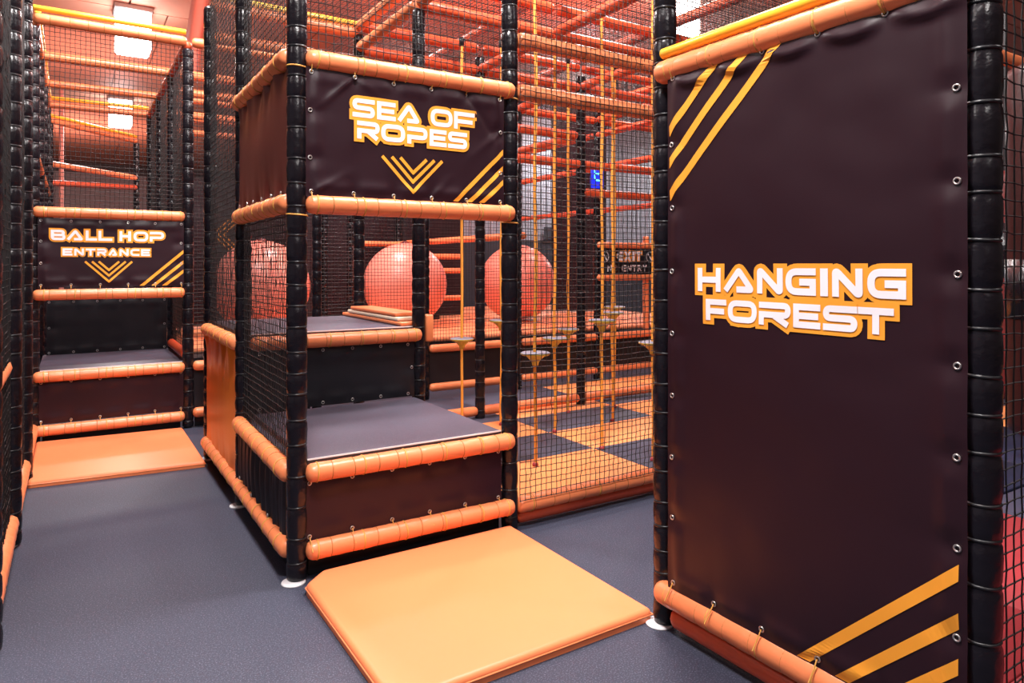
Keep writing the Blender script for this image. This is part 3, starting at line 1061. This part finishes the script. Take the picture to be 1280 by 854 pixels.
# dark banners behind the balls
for i0 in range(0, 4):
    nm = ('far behind the tower corner', 'behind the leftmost ball', 'behind the middle ball', 'between middle and last balls')[i0]
    W, H = GX[i0 + 1] - GX[i0] - .06, 2.05
    zt = .62
    s = Sheet('back_banner', (GX[i0] + .03, gy(6), zt), (W, 0, 0), (0, 0, H), (0, -1, 0), M['banner'], 'tall black back banner ' + nm, 20, 30,
              tension(W, H, [.1, .6, 1.1], [.1, .6, 1.1], amp=.01, lowamp=.012, seed=i0 + 30.0))
    if i0 == 0:
        for k in range(3):
            c = .50 + .07 * k
            s.strokes('chevron', [([(W - .02 - .0, 1.62 - .07 * k), (W - .36 + .07 * k, 1.28)], 0, .008), ([(W - .02, .94 + .07 * k), (W - .36 + .07 * k, 1.28)], 0, .008)], .018, M['print_orange'], .004)
    post(i0, 6, 'black padded post at the back wall of the ball bed, ' + nm, near=False, dy=-.06, seed=400 + i0, z0=.586) if i0 > 0 else None
    net((GX[i0] + .03, gy(6) - .1, zt), (W, 0, 0), (0, 0, 2.86), 'black net on the back wall of the ball bed ' + nm, seed=21)
for k, (x, lab) in enumerate(((7.40, 'left'), (8.05, 'right'))):
    s = Sheet('tower_banner', (x, 10.3, .62), (.64, 0, 0), (0, 0, 4.0), (0, -1, 0), M['banner'], 'tall narrow dark banner behind the display post, %s one' % lab, 10, 40,
              tension(.64, 4.0, [.1, .54], [.1, .54], amp=.01, lowamp=.012, seed=50.0 + k))
post(4, 5, 'black padded post between the tall narrow dark banners', near=False, z1=4.6, dx=2.40, dy=.95, z0=.586)
W, H = .30, .95
s = Sheet('target_banner', (4.55, 9.75, .62), (W, 0, 0), (0, 0, H), (0, -1, 0), M['banner_dull'], 'small black panel with two red round targets between the balls', 10, 14)
for zz in (.28, .48):
    a = [(W * .62 + .035 * math.cos(q_ * PI / 8), zz + .035 * math.sin(q_ * PI / 8)) for q_ in range(17)]
    s.strokes('target', [(a, 0, 0)], .07, M['red_orange'], .006)
for zz, lab in ((1.60, 'upper'), (1.38, 'middle'), (.95, 'lower')):
    bar((4.52, 9.70, zz), (5.2, 9.70, zz), 'short orange padded rung left of the last ball, %s one' % lab, near=False)
bar((3.75, gy(6) - .2, 1.80), (4.70, gy(6) - .2, 1.80), 'orange padded bar high behind the middle ball', near=False)
bar((GX[3] + .1, gy(6), 1.82), (GX[3] + .1, gy(3), 1.82), 'orange padded bar running back above the last ball', near=False)

# exit sign, its frame
ySg = gy(3) - .04
bar((GX[4] - .03, ySg, 1.72), (6.60, ySg, 1.72), 'orange padded bar above the exit sign', near=False)
bar((GX[4] - .03, ySg, 1.31), (6.60, ySg, 1.31), 'orange padded bar below the exit sign', near=False)
bar((6.50, ySg + .06, .60), (6.50, ySg + .06, 1.86), 'upright orange padded bar at the right end of the exit sign', near=False)
W, H = .93, .34
x0, z0 = 5.62, 1.345
ex = Sheet('sign_banner', (x0, ySg - .03, z0), (W, 0, 0), (0, 0, H), (0, -1, 0), M['banner_dull'], 'black EXIT NO ENTRY banner with two crossed circles', 24, 10)
lettering(ex, spread('EXIT', 5.905 - x0, 6.335 - x0, .012), 1.525 - z0, .12, .030, .014)
lettering(ex, spread('NO ENTRY', 5.745 - x0, 6.425 - x0, .014), 1.385 - z0, .085, .019, .0, orange=None)
for cx_ in (5.705, 6.478):
    c = [(cx_ - x0 + .060 * math.cos(q_ * PI / 12), 1.575 - z0 + .068 * math.sin(q_ * PI / 12)) for q_ in range(25)]
    ex.strokes('crossed_circle', [(c, 0, 0), ([(cx_ - x0 - .038, 1.575 - z0 + .05), (cx_ - x0 + .038, 1.575 - z0 - .05)], 0, 0)], .016, M['print_white'], .005)

# blue number display
o = link('number_display', box_mesh('number_display', -.085, .085, -.03, .03, -.15, .15, .01), M['blue_case'], None, (5.50, 6.70, 2.575))
tag(o, 'small glowing blue number display between the red bars behind the ropes', 'display')
seg = []
w_, h_ = .045, .075
for zc in (h_, 0, -h_):
    seg.append((-w_ + .010, w_ - .010, -.034, -.031, zc - .011, zc + .011))
for xc in (-w_, w_):
    for zc in (h_ / 2, -h_ / 2):
        seg.append((xc - .011, xc + .011, -.034, -.031, zc - h_ / 2 + .013, zc + h_ / 2 - .013))
link('digit', boxes_mesh('digit', seg), M['blue_digit'], o, (-.01, 0, .02))
# green board and wall words
o = link('green_sign', box_mesh('green_sign', -.45, .45, -.02, .02, -.16, .16, .006), M['green'], None, (9.9, 10.2, 2.78), (0, 0, .9))
tag(o, 'small green sign far back beside the forest panel post', 'sign')
link('suspension', boxes_mesh('suspension', [(-.3, -.28, -.01, .01, .16, 3.22), (.28, .3, -.01, .01, .16, 3.22)]), M['tie'], o)
link('border', boxes_mesh('border', [(-.44, .44, -.026, -.021, .12, .15), (-.44, -.41, -.026, -.021, -.15, .15)]), M['print_white'], o)
wl = Sheet('wall_lettering', (11.0, 15.70, 2.18), (1.5, 0, 0), (0, 0, .34), (0, -1, 0), M['wall_low'], 'dark board with orange word THE high on the far wall', 4, 2)
lettering(wl, spread('THE', .42, .95, .05), .06, .20, .05, 0, white='print_orange', orange=None)

# ================================================================== ROOF LATTICE OVER THE ROPES
NTH = {1: 'first', 2: 'second', 3: 'third', 4: 'fourth', 5: 'fifth', 0: 'front'}
ZU = {0: 3.50, 1: 3.49, 2: 3.67, 3: 3.59, 4: 3.50, 5: 3.5}
for j in (1, 2, 3):
    for i in (1, 2, 3, 4):
        for z, nm in ((3.30, 'lower'), (3.50, 'upper')):
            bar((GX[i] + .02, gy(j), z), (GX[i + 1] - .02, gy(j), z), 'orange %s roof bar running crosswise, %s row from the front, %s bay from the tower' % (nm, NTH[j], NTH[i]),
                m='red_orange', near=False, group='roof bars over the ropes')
for i in (1, 2, 3, 4):
    for j in ((0, 1) if i == 1 else (0, 1, 2)):
        for z, nm in ((3.31, 'lower'), (ZU[i], 'upper')):
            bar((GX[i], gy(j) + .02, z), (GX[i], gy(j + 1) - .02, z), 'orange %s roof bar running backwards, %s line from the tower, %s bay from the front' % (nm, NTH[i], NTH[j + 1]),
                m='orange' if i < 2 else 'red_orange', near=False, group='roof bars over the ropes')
for i, z, lab in ((3, 2.81, 'red padded bar running backwards left of the dark cluster'), (4, 3.12, 'red padded bar running backwards right of the dark cluster'),
                  (4, 2.70, 'lower red padded bar running backwards right of the display'), (5, 2.30, 'thin orange bar running backwards under the green sign')):
    bar((GX[i], gy(1) if i == 5 else gy(2), z), (GX[i], gy(6), z), lab, m='red_orange', near=False, r=.04)
for k, (xA, xB) in enumerate(((GX[1], GX[2]), (GX[2], GX[3]), (GX[3], GX[4]), (GX[4], GX[5]))):
    for j in range(0, 4):
        net((xA, gy(j), 3.54), (xB - xA, 0, 0), (0, 1.2, 0), 'black roof net over the ropes, %s bay from the tower, %s row from the front' % (NTH[k + 1], NTH[j + 1]), seed=30, sag=0)
net((GX[0], gy(0), 3.46), (GX[1] - GX[0], 0, 0), (0, 1.2, 0), 'black roof net over the front half of the rope tower', seed=30)
net((GX[0], gy(1), 3.46), (GX[1] - GX[0], 0, 0), (0, 1.2, 0), 'black roof net over the back half of the rope tower', seed=30)

for k, (x_, lab) in enumerate(((5.93, 'left'), (6.10, 'middle'), (6.30, 'right'))):
    post(4, 3, 'short black padded stub on the roof bars above the display, %s one' % lab, near=False, z0=3.546, z1=4.02, dx=x_ - GX[4], seed=700 + k)

# ================================================================== BALL HOP ENTRANCE
yB = gy(3) - .035
xl, xr = GX[-1] - .005, GX[0] - .03
cd = (.07, .26, .46, .65, .84, .97)
bar((xl, yB, 1.905), (xr, yB, 1.905), 'orange padded bar above the BALL HOP ENTRANCE sign', cords=cd)
bar((xl, yB, 1.225), (xr, yB, 1.225), 'orange padded bar below the BALL HOP ENTRANCE sign', cords=cd)
bar((xl, yB, .555), (xr, yB, .555), 'orange padded bar on the front edge of the ball hop step', cords=cd)
bar((xl, yB, .115), (xr, yB, .115), 'lowest orange padded bar of the ball hop entrance, above the far mat', cords=cd)
bar((GX[-1], gy(4), 1.165), (GX[0] - .03, gy(4), 1.165), 'orange padded bar above the black panel at the back of the ball hop step', near=False)
W, H = 1.08, .57
x0, z0 = -.237, 1.285
t_ = [.02 + (W - .04) * k / 5 for k in range(6)]
bh = Sheet('sign_banner', (x0, yB - .012, z0), (W, 0, 0), (0, 0, H), (0, -1, 0), M['banner'], 'black banner with BALL HOP ENTRANCE lettering', 70, 40,
           tension(W, H, t_, t_, [.2, .38], [.2, .38], amp=.008, lowamp=.007, seed=12.0))
bh.eyelets([(s, H - .02) for s in t_] + [(s, .02) for s in t_] + [(.02, .2), (.02, .38), (W - .02, .2), (W - .02, .38)], [((s, .02), (0, -.03, .02)) for s in t_])
q = lambda L: [(c, a - x0, b - x0) for c, a, b in L]
lettering(bh, q([('B', -.149, -.048), ('A', -.040, .082), ('L', .094, .176), ('L', .186, .288), ('H', .341, .428), ('O', .447, .560), ('P', .572, .684)]), 1.675 - z0, .086, .0215, .014)
lettering(bh, spread('ENTRANCE', -.069 - x0, .574 - x0, .012), 1.549 - z0, .060, .0165, .011)
P_ = lambda *pts: tuple((a - x0, b - z0) for a, b in pts)
chevrons(bh, [P_((.09, 1.5), (.263, 1.330), (.437, 1.5)), P_((.140, 1.5), (.263, 1.381), (.388, 1.5)), P_((.189, 1.5), (.263, 1.428), (.339, 1.5))], .0165)
diagonal_stripes(bh, [(.511 - x0, .006, W - .003, 1.589 - z0, 'h', 'v'), (.603 - x0, .006, W - .003, 1.496 - z0, 'h', 'v'), (.688 - x0, .006, W - .003, 1.414 - z0, 'h', 'v')], .024)
W, H = 1.08, .36
s = Sheet('front_banner', (x0, yB + .01, .165), (W, 0, 0), (0, 0, H), (0, -1, 0), M['banner'], 'plain dark banner below the ball hop step', 50, 18,
          tension(W, H, t_, t_, amp=.009, lowamp=.008, seed=15.0))
s.eyelets([(q_, H - .02) for q_ in t_] + [(q_, .02) for q_ in t_], [((q_, .02), (0, -.04, .03)) for q_ in t_])
W, H = 1.04, .53
t_ = [.02 + (W - .04) * k / 5 for k in range(6)]
s = Sheet('back_banner', (GX[-1] + .06, gy(4) - .03, .60), (W, 0, 0), (0, 0, H), (0, -1, 0), M['banner_dull'], 'blue black panel at the back of the ball hop step', 40, 24,
          tension(W, H, t_, t_, [.26], [.26], amp=.012, lowamp=.012, seed=18.0))
s.eyelets([(q_, H - .02) for q_ in t_] + [(q_, .02) for q_ in t_] + [(.02, .26), (W - .02, .26)])
platform(GX[-1] + .03, GX[0] - .02, gy(3) + .022, gy(4) + .02, .60, 'grey step platform under the BALL HOP ENTRANCE sign')
bar((GX[0] - .01, gy(3) + .06, .66), (GX[0] - .01, gy(4) - .05, .66), 'red padded bar along the right edge of the ball hop step', m='red_orange', near=False)
# roof frame
for j, lab in ((3, 'front'), (4, 'second'), (5, 'third'), (6, 'fourth')):
    bar((GX[-1], gy(j), 3.49), (GX[0] - .01, gy(j), 3.49), 'orange padded roof bar of the ball hop, %s from the entrance' % lab, near=(j == 3), spacing=.13)
    bar((GX[0] + .03, gy(j), 3.49), (GX[1], gy(j), 3.49), 'orange padded roof bar right of the ball hop, %s from the entrance' % lab, near=False)
    if j > 3:
        bar((GX[0] + .03, gy(j), 3.30), (GX[1], gy(j), 3.30), 'lower orange padded roof bar right of the ball hop, %s from the entrance' % lab, near=False)
    if j in (3, 6):
        pipe((GX[-1], gy(j) - .02, 3.568), (GX[0] - .02, gy(j) - .02, 3.568), 'bare yellow pipe on the %s roof bar of the ball hop' % lab)
for j, lab in ((3, 'nearest'), (4, 'middle'), (5, 'farthest')):
    bar((GX[0], gy(j) + .03, 3.47), (GX[0], gy(j + 1) - .03, 3.47), 'red padded roof bar along the right side of the ball hop, %s' % lab, m='red_orange', near=False)
    bar((GX[-1], gy(j) + .03, 3.47), (GX[-1], gy(j + 1) - .03, 3.47), 'orange padded roof bar along the left side of the ball hop, %s' % lab, near=False)
    pipe((GX[-1] + .03, gy(j) + .03, 3.55), (GX[-1] + .03, gy(j + 1) - .03, 3.55), 'bare yellow pipe along the left roof edge of the ball hop, %s' % lab)
    net((GX[0], gy(j) + .04, .62), (0, 1.12, 0), (0, 0, 2.82), 'black net on the right side of the ball hop, %s bay' % lab, seed=3)
    net((GX[-1], gy(j) + .04, .62), (0, 1.12, 0), (0, 0, 2.82), 'black net on the left side of the ball hop, %s bay' % lab, seed=3)
bar((GX[-1], gy(3), 2.36), (GX[-1], gy(6), 2.36), 'orange padded bar along the left side of the ball hop at mid height', near=False)
net((GX[-1] + .04, gy(3), 1.95), (GX[0] - GX[-1] - .08, 0, 0), (0, 0, 1.52), 'black net above the BALL HOP ENTRANCE sign', fine=True, seed=6)
bar((GX[-1], gy(7), 3.50), (GX[0], gy(8), 3.50), 'orange roof bar crossing diagonally at the far end of the ball hop', near=False)
pipe((GX[-1], gy(7), 3.57), (GX[0], gy(8), 3.57), 'yellow pipe crossing diagonally at the far end of the ball hop')
bar((GX[-1], gy(7), 2.89), (GX[0], gy(8), 2.89), 'orange padded bar crossing at the far end of the ball hop, middle', near=False)
bar((GX[-1], gy(7), 2.62), (GX[0], gy(8), 2.74), 'red padded bar crossing at the far end of the ball hop, lowest', m='red_orange', near=False)
# left side of the aisle
for j, lab in ((0, 'nearest'), (1, 'second'), (2, 'third')):
    bar((GX[-1] - .005, gy(j) + .04, .14), (GX[-1] - .005, gy(j + 1) - .04, .14), 'lowest orange padded bar on the left of the aisle, %s bay' % lab, near=False)
    net((GX[-1], gy(j) + .04, .18), (0, 1.12, 0), (0, 0, 3.2), 'black net on the left of the aisle, %s bay' % lab, seed=7)
    if j > 0:
        s = Sheet('side_banner', (GX[-1] - .03, gy(j) + .04, .2), (0, 1.12, 0), (0, 0, 2.2), (1, 0, 0), M['banner_dull'], 'black banner behind the net on the left of the aisle, %s bay' % lab, 12, 20)
bar((GX[-1] - .03, gy(0) + .02, .95), (GX[-1] - .03, gy(1) - .10, .95), 'orange padded bar at waist height at the left picture edge', near=False)

# ================================================================== HANGING FOREST PANEL
xh = GX[1] - .038
cz = (.06, .24, .42, .60, .78, .86)
bar((xh, gy(-1) - .0, 2.248), (xh, gy(-2) - .03, 2.248), 'orange padded bar along the top of the HANGING FOREST panel', cords=cz, r=.047)
bar((xh, gy(-1) - .0, .152), (xh, gy(-2) - .03, .152), 'orange padded bar along the foot of the HANGING FOREST panel', cords=(.06, .24, .42, .60, .78), r=.047)
bar((xh + .03, gy(-1) - .06, .062), (xh + .03, gy(-2) + .0, .062), 'red padded bar on the floor under the HANGING FOREST panel', m='red_orange', near=False)
pipe((xh - .005, gy(-1) - .03, 2.322), (xh - .005, gy(-2) - .03, 2.322), 'bare yellow pipe lying on the top bar of the HANGING FOREST panel', r=.022)
W, H = 1.090, 2.04
y0, z0 = 1.990, .195
tz = [y0 - v for v in (1.96, 1.757, 1.547, 1.335, 1.12)]
ez = [v - z0 for v in (1.946, 1.697, 1.447, 1.202, .957, .714, .476)]
td = tension(W, H, tz, tz, ez, ez, amp=.010, lowamp=.008, seed=22.0)


def hang_disp(s, t):
    v = td(s, t)
    top = H - t
    for k, e in enumerate(tz):         # swags hanging from eyelet to eyelet under the top bar
        e2 = tz[k + 1] if k + 1 < len(tz) else W
        if e <= s <= e2:
            u = (s - e) / (e2 - e)
            c = .03 + .028 * math.sin(PI * u) + .02 * u
            v += .011 * math.exp(-((top - c) / .016) ** 2) * math.sin(PI * u) ** .7
    return v


hg = Sheet('sign_banner', (GX[1] - .060, y0, z0), (0, -W, 0), (0, 0, H), (-1, 0, 0), M['banner'], 'large dark HANGING FOREST panel with diagonal orange stripes', 90, 190, hang_disp)
hg.eyelets([(s, H - .03) for s in tz] + [(s, .028) for s in tz] + [(.02, v) for v in ez] + [(W - .026, v) for v in ez],
           [((s, .028), (.0, -.06, .03)) for s in tz] + [((s, H - .03), (0, .04, .02)) for s in tz])
q = lambda L: [(c, y0 - a, y0 - b) for c, a, b in L]
lettering(hg, q([('H', 1.829, 1.72), ('A', 1.708, 1.572), ('N', 1.564, 1.46), ('G', 1.450, 1.340), ('I', 1.325, 1.298), ('N', 1.284, 1.186), ('G', 1.172, 1.059)]), 1.374 - z0, .0875, .0225, .0155)
lettering(hg, q([('F', 1.790, 1.695), ('O', 1.689, 1.564), ('R', 1.555, 1.43), ('E', 1.421, 1.325), ('S', 1.316, 1.204), ('T', 1.202, 1.094)]), 1.268 - z0, .0785, .021, .0155, off=.0024)
yl = .012
diagonal_stripes(hg, [(yl, zc - z0, yl + (H - .004 - (zc - z0)) / .947, H - .004, 'v', 'h') for zc in (1.998, 1.873, 1.745)], .030)
yr = W - .020
diagonal_stripes(hg, [(yr - (zc - z0 - .006) / .971, .006, yr, zc - z0, 'h', 'v') for zc in (.652, .523, .402)], .032)
# inside the hanging forest
bf = struct('floor', box_mesh('tile_base', 2.12, 9.5, -.75, 2.02, .0005, .012), M['tile_blue'])
for a in range(6):
    for b in range(3):
        x0_ = 2.12 + a * 1.22
        m_ = 'tile_pink' if a < 2 else ('tile_blue' if a < 4 else 'tile_orange')
        link('tile', box_mesh('tile', x0_ + .002, x0_ + 1.218, .70 * 0 - .74 + b * .92, -.74 + (b + 1) * .92 - .004, .012, .034, .004, 1), M[m_], bf)
bg2 = struct('floor', box_mesh('tile_base', 4.56, 9.5, 2.03, 3.30, .0005, .012), M['tile_blue'])
for a in range(4):
    link('tile', box_mesh('tile', 4.57 + a * 1.22, 4.57 + (a + 1) * 1.22 - .004, 2.04, 3.28, .012, .034, .004, 1), M['tile_blue' if a < 2 else 'tile_orange'], bg2)
Sheet('back_banner', (6.90, 3.22, .20), (2.5, 0, 0), (0, 0, 2.9), (0, -1, 0), M['banner_dull'], 'black banner at the back of the hanging forest by the right edge', 16, 16)
net((GX[1] + .045, gy(-2), .15), (1.14, 0, 0), (0, 0, 3.2), 'coarse black net at the right picture edge, beside the nearest post', cell=.047, r=.0026, fine=True, seed=8)


def bag(x, y, z0, z1, r, label, bands, m='red_bag'):
    prof = [(z0, .0008), (z0 + .004, r * .6), (z0 + .03, r * .92), (z0 + .07, r)] + [(z0 + .07 + (z1 - z0 - .14) * k / 6, r * (1 + .01 * math.sin(k * 2))) for k in range(1, 7)] + [(z1 - .03, r * .92), (z1, r * .5), (z1, .0008)]
    o = link('hanging_bag', lathe('hanging_bag', prof, 24), M[m], None, (x, y, 0))
    tag(o, label, 'punch bag')
    for a, b in bands:
        link('band', lathe('band', [(a, r * 1.0), (a, r * 1.025), (b, r * 1.025), (b, r * 1.0)], 24), M['black'], o)
    link('hanger', tube_mesh('hanger', [(0, 0, z1 - .01), (0, 0, 3.3)], .015), M['tie'], o)


bag(4.14, 1.53, .60, 2.5, .145, 'blackish red hanging bag with rounded end, nearer one at the right edge', [(1.2, 1.5)], 'dark_bag')
bag(5.72, 2.33, .50, 2.15, .12, 'slim dark red hanging bag with black band, farther one at the right edge', [(1.38, 1.77)])
bar((GX[1] + .05, gy(-1), 2.80), (6.8, gy(-1), 2.80), 'orange padded bar crossing inside the hanging forest', near=False)
bar((GX[3], gy(0), 2.66), (8.0, gy(0), 2.66), 'red padded bar crossing at the back of the hanging forest', m='red_orange', near=False)
net((GX[2], gy(0), .15), (1.2, 0, 0), (0, 0, 3.3), 'black net at the back of the hanging forest', seed=5)

# ================================================================== MATS
def landing_mat(name, pts, h, label):
    bm = bmesh.new()
    lo = [bm.verts.new((x, y, .001)) for x, y in pts]
    up = [bm.verts.new((x, y, h)) for x, y in pts]
    n = len(pts)
    bm.faces.new(list(reversed(lo)))
    bm.faces.new(up)
    for k in range(n):
        bm.faces.new((lo[k], lo[(k + 1) % n], up[(k + 1) % n], up[k]))
    bmesh.ops.recalc_face_normals(bm, faces=bm.faces)
    bmesh.ops.bevel(bm, geom=[e for e in bm.edges if e.verts[0].co.z > .01 or e.verts[1].co.z > .01], offset=.022, segments=4, affect='EDGES', profile=.5)
    me = bpy.data.meshes.new(name)
    bm.to_mesh(me)
    bm.free()
    me.polygons.foreach_set('use_smooth', np.ones(len(me.polygons), dtype=bool))
    me.set_sharp_from_angle(angle=math.radians(75))
    o = link(name, me, M['mat'])
    tag(o, label, 'mat')
    zp = h * .5
    link('piping', tube_mesh('piping', [(x, y, zp) for x, y in pts + [pts[0]]], .004, 6), M['orange'], o)


landing_mat('landing_mat', [(.88, 2.105), (2.03, 2.11), (2.03, 3.215), (.985, 3.21), (.88, 3.11)], .05, 'near orange landing mat in front of the rope tower')
landing_mat('landing_mat', [(-.25, 5.55), (.82, 5.45), (.82, 6.70), (-.25, 6.78)], .045, 'far orange landing mat in front of the ball hop entrance')
